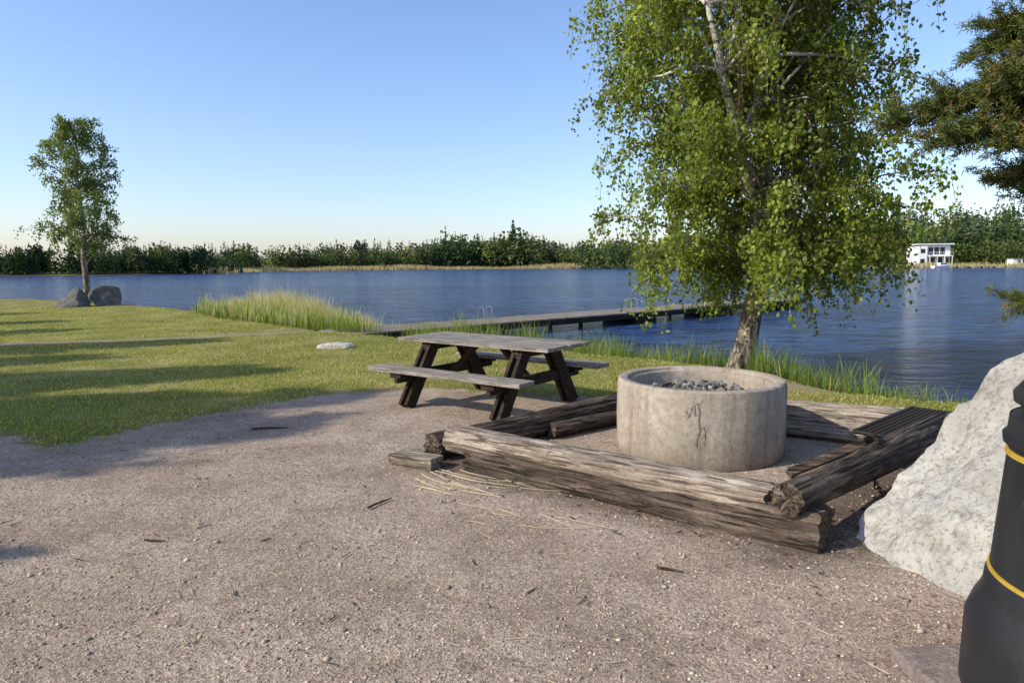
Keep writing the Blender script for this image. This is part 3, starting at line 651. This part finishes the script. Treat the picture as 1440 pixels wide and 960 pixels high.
# ---------------------------------------------------------------- rocks
rock_mesh('granite_boulder',(1.5,1.02,1.42),M_rock,14,7,8,.11,loc=(3.42,3.40,-.05),rz=0,cutr=(.8,.95),extra=[((-.76,-.1,.64),.67),((-.25,-.75,.6),.78),((-.9,-.5,.1),.9),((-.5,-.6,.75),.75)])
rock_mesh('boulder',(.75,.65,.66),M_rockd,4,4,14,.12,loc=(-18.3,28.6,.15),cutr=(.5,.85))
rock_mesh('boulder',(.8,.65,.72),M_rockd,8,4,14,.12,loc=(-17.55,29.6,.15),rz=1,cutr=(.5,.85))
rock_mesh('flat_stone',(.38,.25,.1),M_rock,5,4,6,.1,loc=(-3.45,13.3,.02))
# ---------------------------------------------------------------- litter bin
lb=empty('litter_bin',(2.08,2.2,0))
lathe('body',[(0,.0),(.455,.0),(.46,.03),(.455,.30),(.445,.33),(.435,.36),(.415,.40),(.405,.43),(.402,.47),(.392,.49),(.388,.50),(.36,.93),(.358,.96),(.375,.965),(.378,.99),(.365,1.0),(.36,1.06)],M_bin,lb,80)
lathe('hood',[(.36,1.055),(.33,1.07),(.33,1.10),(.352,1.11),(.355,1.14),(.32,1.19),(.25,1.235),(.12,1.26),(0,1.265)],M_bin,lb,80)
lathe('band_lower',[(.392,.492),(.395,.494),(.3935,.507),(.388,.508)],M_yellow,lb,80)
lathe('band_upper',[(.368,.925),(.3655,.926),(.3645,.942),(.358,.943)],M_yellow,lb,80)
o=empty('paving_slab',(2.3,2.22,.02),.12);g=Geo();g.box((0,0,0),(1.45,.95,.07),jit=.004);g.obj('slab',M_slab,o,bevel=.01)
# ---------------------------------------------------------------- gravel stones, straw, twigs
base=np.array([[1,0,0],[-1,0,0],[0,1,0],[0,-1,0],[0,0,1],[0,0,-1]],float);fc=np.array([[0,2,4],[2,1,4],[1,3,4],[3,0,4],[2,0,5],[1,2,5],[3,1,5],[0,3,5]])
N=38000;yy=1.6+R.rand(N)**1.6*7.5;xx=R.uniform(-.85,.85,N)*yy;Ps=np.column_stack([xx,yy]);k=(sdf(Ps,GRAVEL)>.1);Ps=Ps[k];n=len(Ps)
s=R.lognormal(math.log(.0042),.47,n).clip(.002,.022);zz=height(Ps)
B=base[None]*(1+R.uniform(-.35,.35,(n,6,3)))*s[:,None,None]*np.array([1.1,.9,.6]);a=R.uniform(0,6.28,n);ca,sa=np.cos(a)[:,None],np.sin(a)[:,None]
B=np.stack([B[...,0]*ca-B[...,1]*sa,B[...,0]*sa+B[...,1]*ca,B[...,2]],-1)+np.column_stack([Ps,zz+s*.15])[:,None]
Fq=(np.arange(n)[:,None,None]*6+fc[None]).reshape(-1,3);cc=np.array([.45,.35,.26])*R.uniform(.4,1.45,(n,1))*(1+R.normal(0,.05,(n,3)))
t=NT('pebble');t.pbr(t.attr('Col','Color'),.9,spec=.2)
np_obj('gravel_stones',B.reshape(-1,3),Fq,t.m,col=np.repeat(cc,6,0).clip(0,.7))
g=Geo()
def stick(x,y,a,L,r,z=.006):
    d=np.array([math.cos(a),math.sin(a),0]);p=np.array([x,y,z+r]);nrm_=np.array([-d[1],d[0],0]);b=R.normal(0,.04*L)
    g.tube([p-d*L/2,p-d*L/6+nrm_*b,p+d*L/6+nrm_*b*.7,p+d*L/2],[r,r,r*.9,r*.5],5)
for _ in range(11): stick(R.uniform(-.65,-.1),R.uniform(4.6,5.1),R.uniform(-.9,-.4),R.uniform(.3,.6),.0032)
for _ in range(14): stick(R.uniform(-.5,.5),R.uniform(4.0,4.9),R.uniform(-.9,-.1),R.uniform(.1,.4),.0024)
for _ in range(70): stick(R.uniform(-3,2),R.uniform(2.3,6),R.uniform(0,3.1),R.uniform(.03,.12),.0018)
t=NT('straw_stalk');t.pbr((.5,.4,.24),.8);g.obj('straw',t.m)
g=Geo();stick(-.9,4.45,1.0,.22,.008);stick(.82,3.42,-.4,.14,.007);stick(-2.1,3.85,-.1,.13,.006);stick(-2.4,6.6,.1,.35,.01)
for _ in range(160): stick(R.uniform(-4,4),R.uniform(2.2,7.5),R.uniform(0,3.1),R.uniform(.02,.09),R.uniform(.0015,.004))
for _ in range(260): # bark crumbs along the logs
    u=R.rand();a_,b_=LOGS[R.randint(2)];stick(a_[0]+(b_[0]-a_[0])*u+R.normal(0,.2),a_[1]+(b_[1]-a_[1])*u+R.normal(0,.2),R.uniform(0,3.1),R.uniform(.01,.05),R.uniform(.002,.006))
g.obj('twigs',M_logd)
# ---------------------------------------------------------------- light, sky, camera
el=math.radians(33);az=math.radians(248)
S=Vector((math.sin(az)*math.cos(el),math.cos(az)*math.cos(el),math.sin(el)))
L=bpy.data.lights.new('sun','SUN');L.energy=5;L.angle=math.radians(.5);L.color=(1,.95,.84)
lo=link(bpy.data.objects.new('sun',L));lo.rotation_mode='QUATERNION';lo.rotation_quaternion=(-S).to_track_quat('-Z','Y')
w=bpy.data.worlds.new('World');SC.world=w;w.use_nodes=True;nt=w.node_tree;bg=nt.nodes['Background']
sk=nt.nodes.new('ShaderNodeTexSky');sk.sky_type='NISHITA';sk.sun_disc=False;sk.sun_elevation=el;sk.sun_rotation=az;sk.air_density=1.1;sk.dust_density=.9;sk.ozone_density=6.0
mx=nt.nodes.new('ShaderNodeMix');mx.data_type='RGBA';mx.blend_type='MULTIPLY';mx.inputs[0].default_value=1;mx.inputs[7].default_value=(1.7,1.5,1.5,1)
nt.links.new(sk.outputs[0],mx.inputs[6]);nt.links.new(mx.outputs[2],bg.inputs[0]);bg.inputs[1].default_value=.15
cam=bpy.data.cameras.new('camera');cam.sensor_width=36;cam.lens=24;cam.clip_end=5000;cam.clip_start=.05
co=link(bpy.data.objects.new('camera',cam));co.location=(0,0,1.6)
M=Matrix.Rotation(math.radians(90-6.4),4,'X');co.matrix_world=Matrix.Translation((0,0,1.6))@M@Matrix.Rotation(math.radians(-.4),4,'Z')
SC.camera=co
SC.view_settings.view_transform='Standard';SC.view_settings.look='None';SC.view_settings.exposure=0
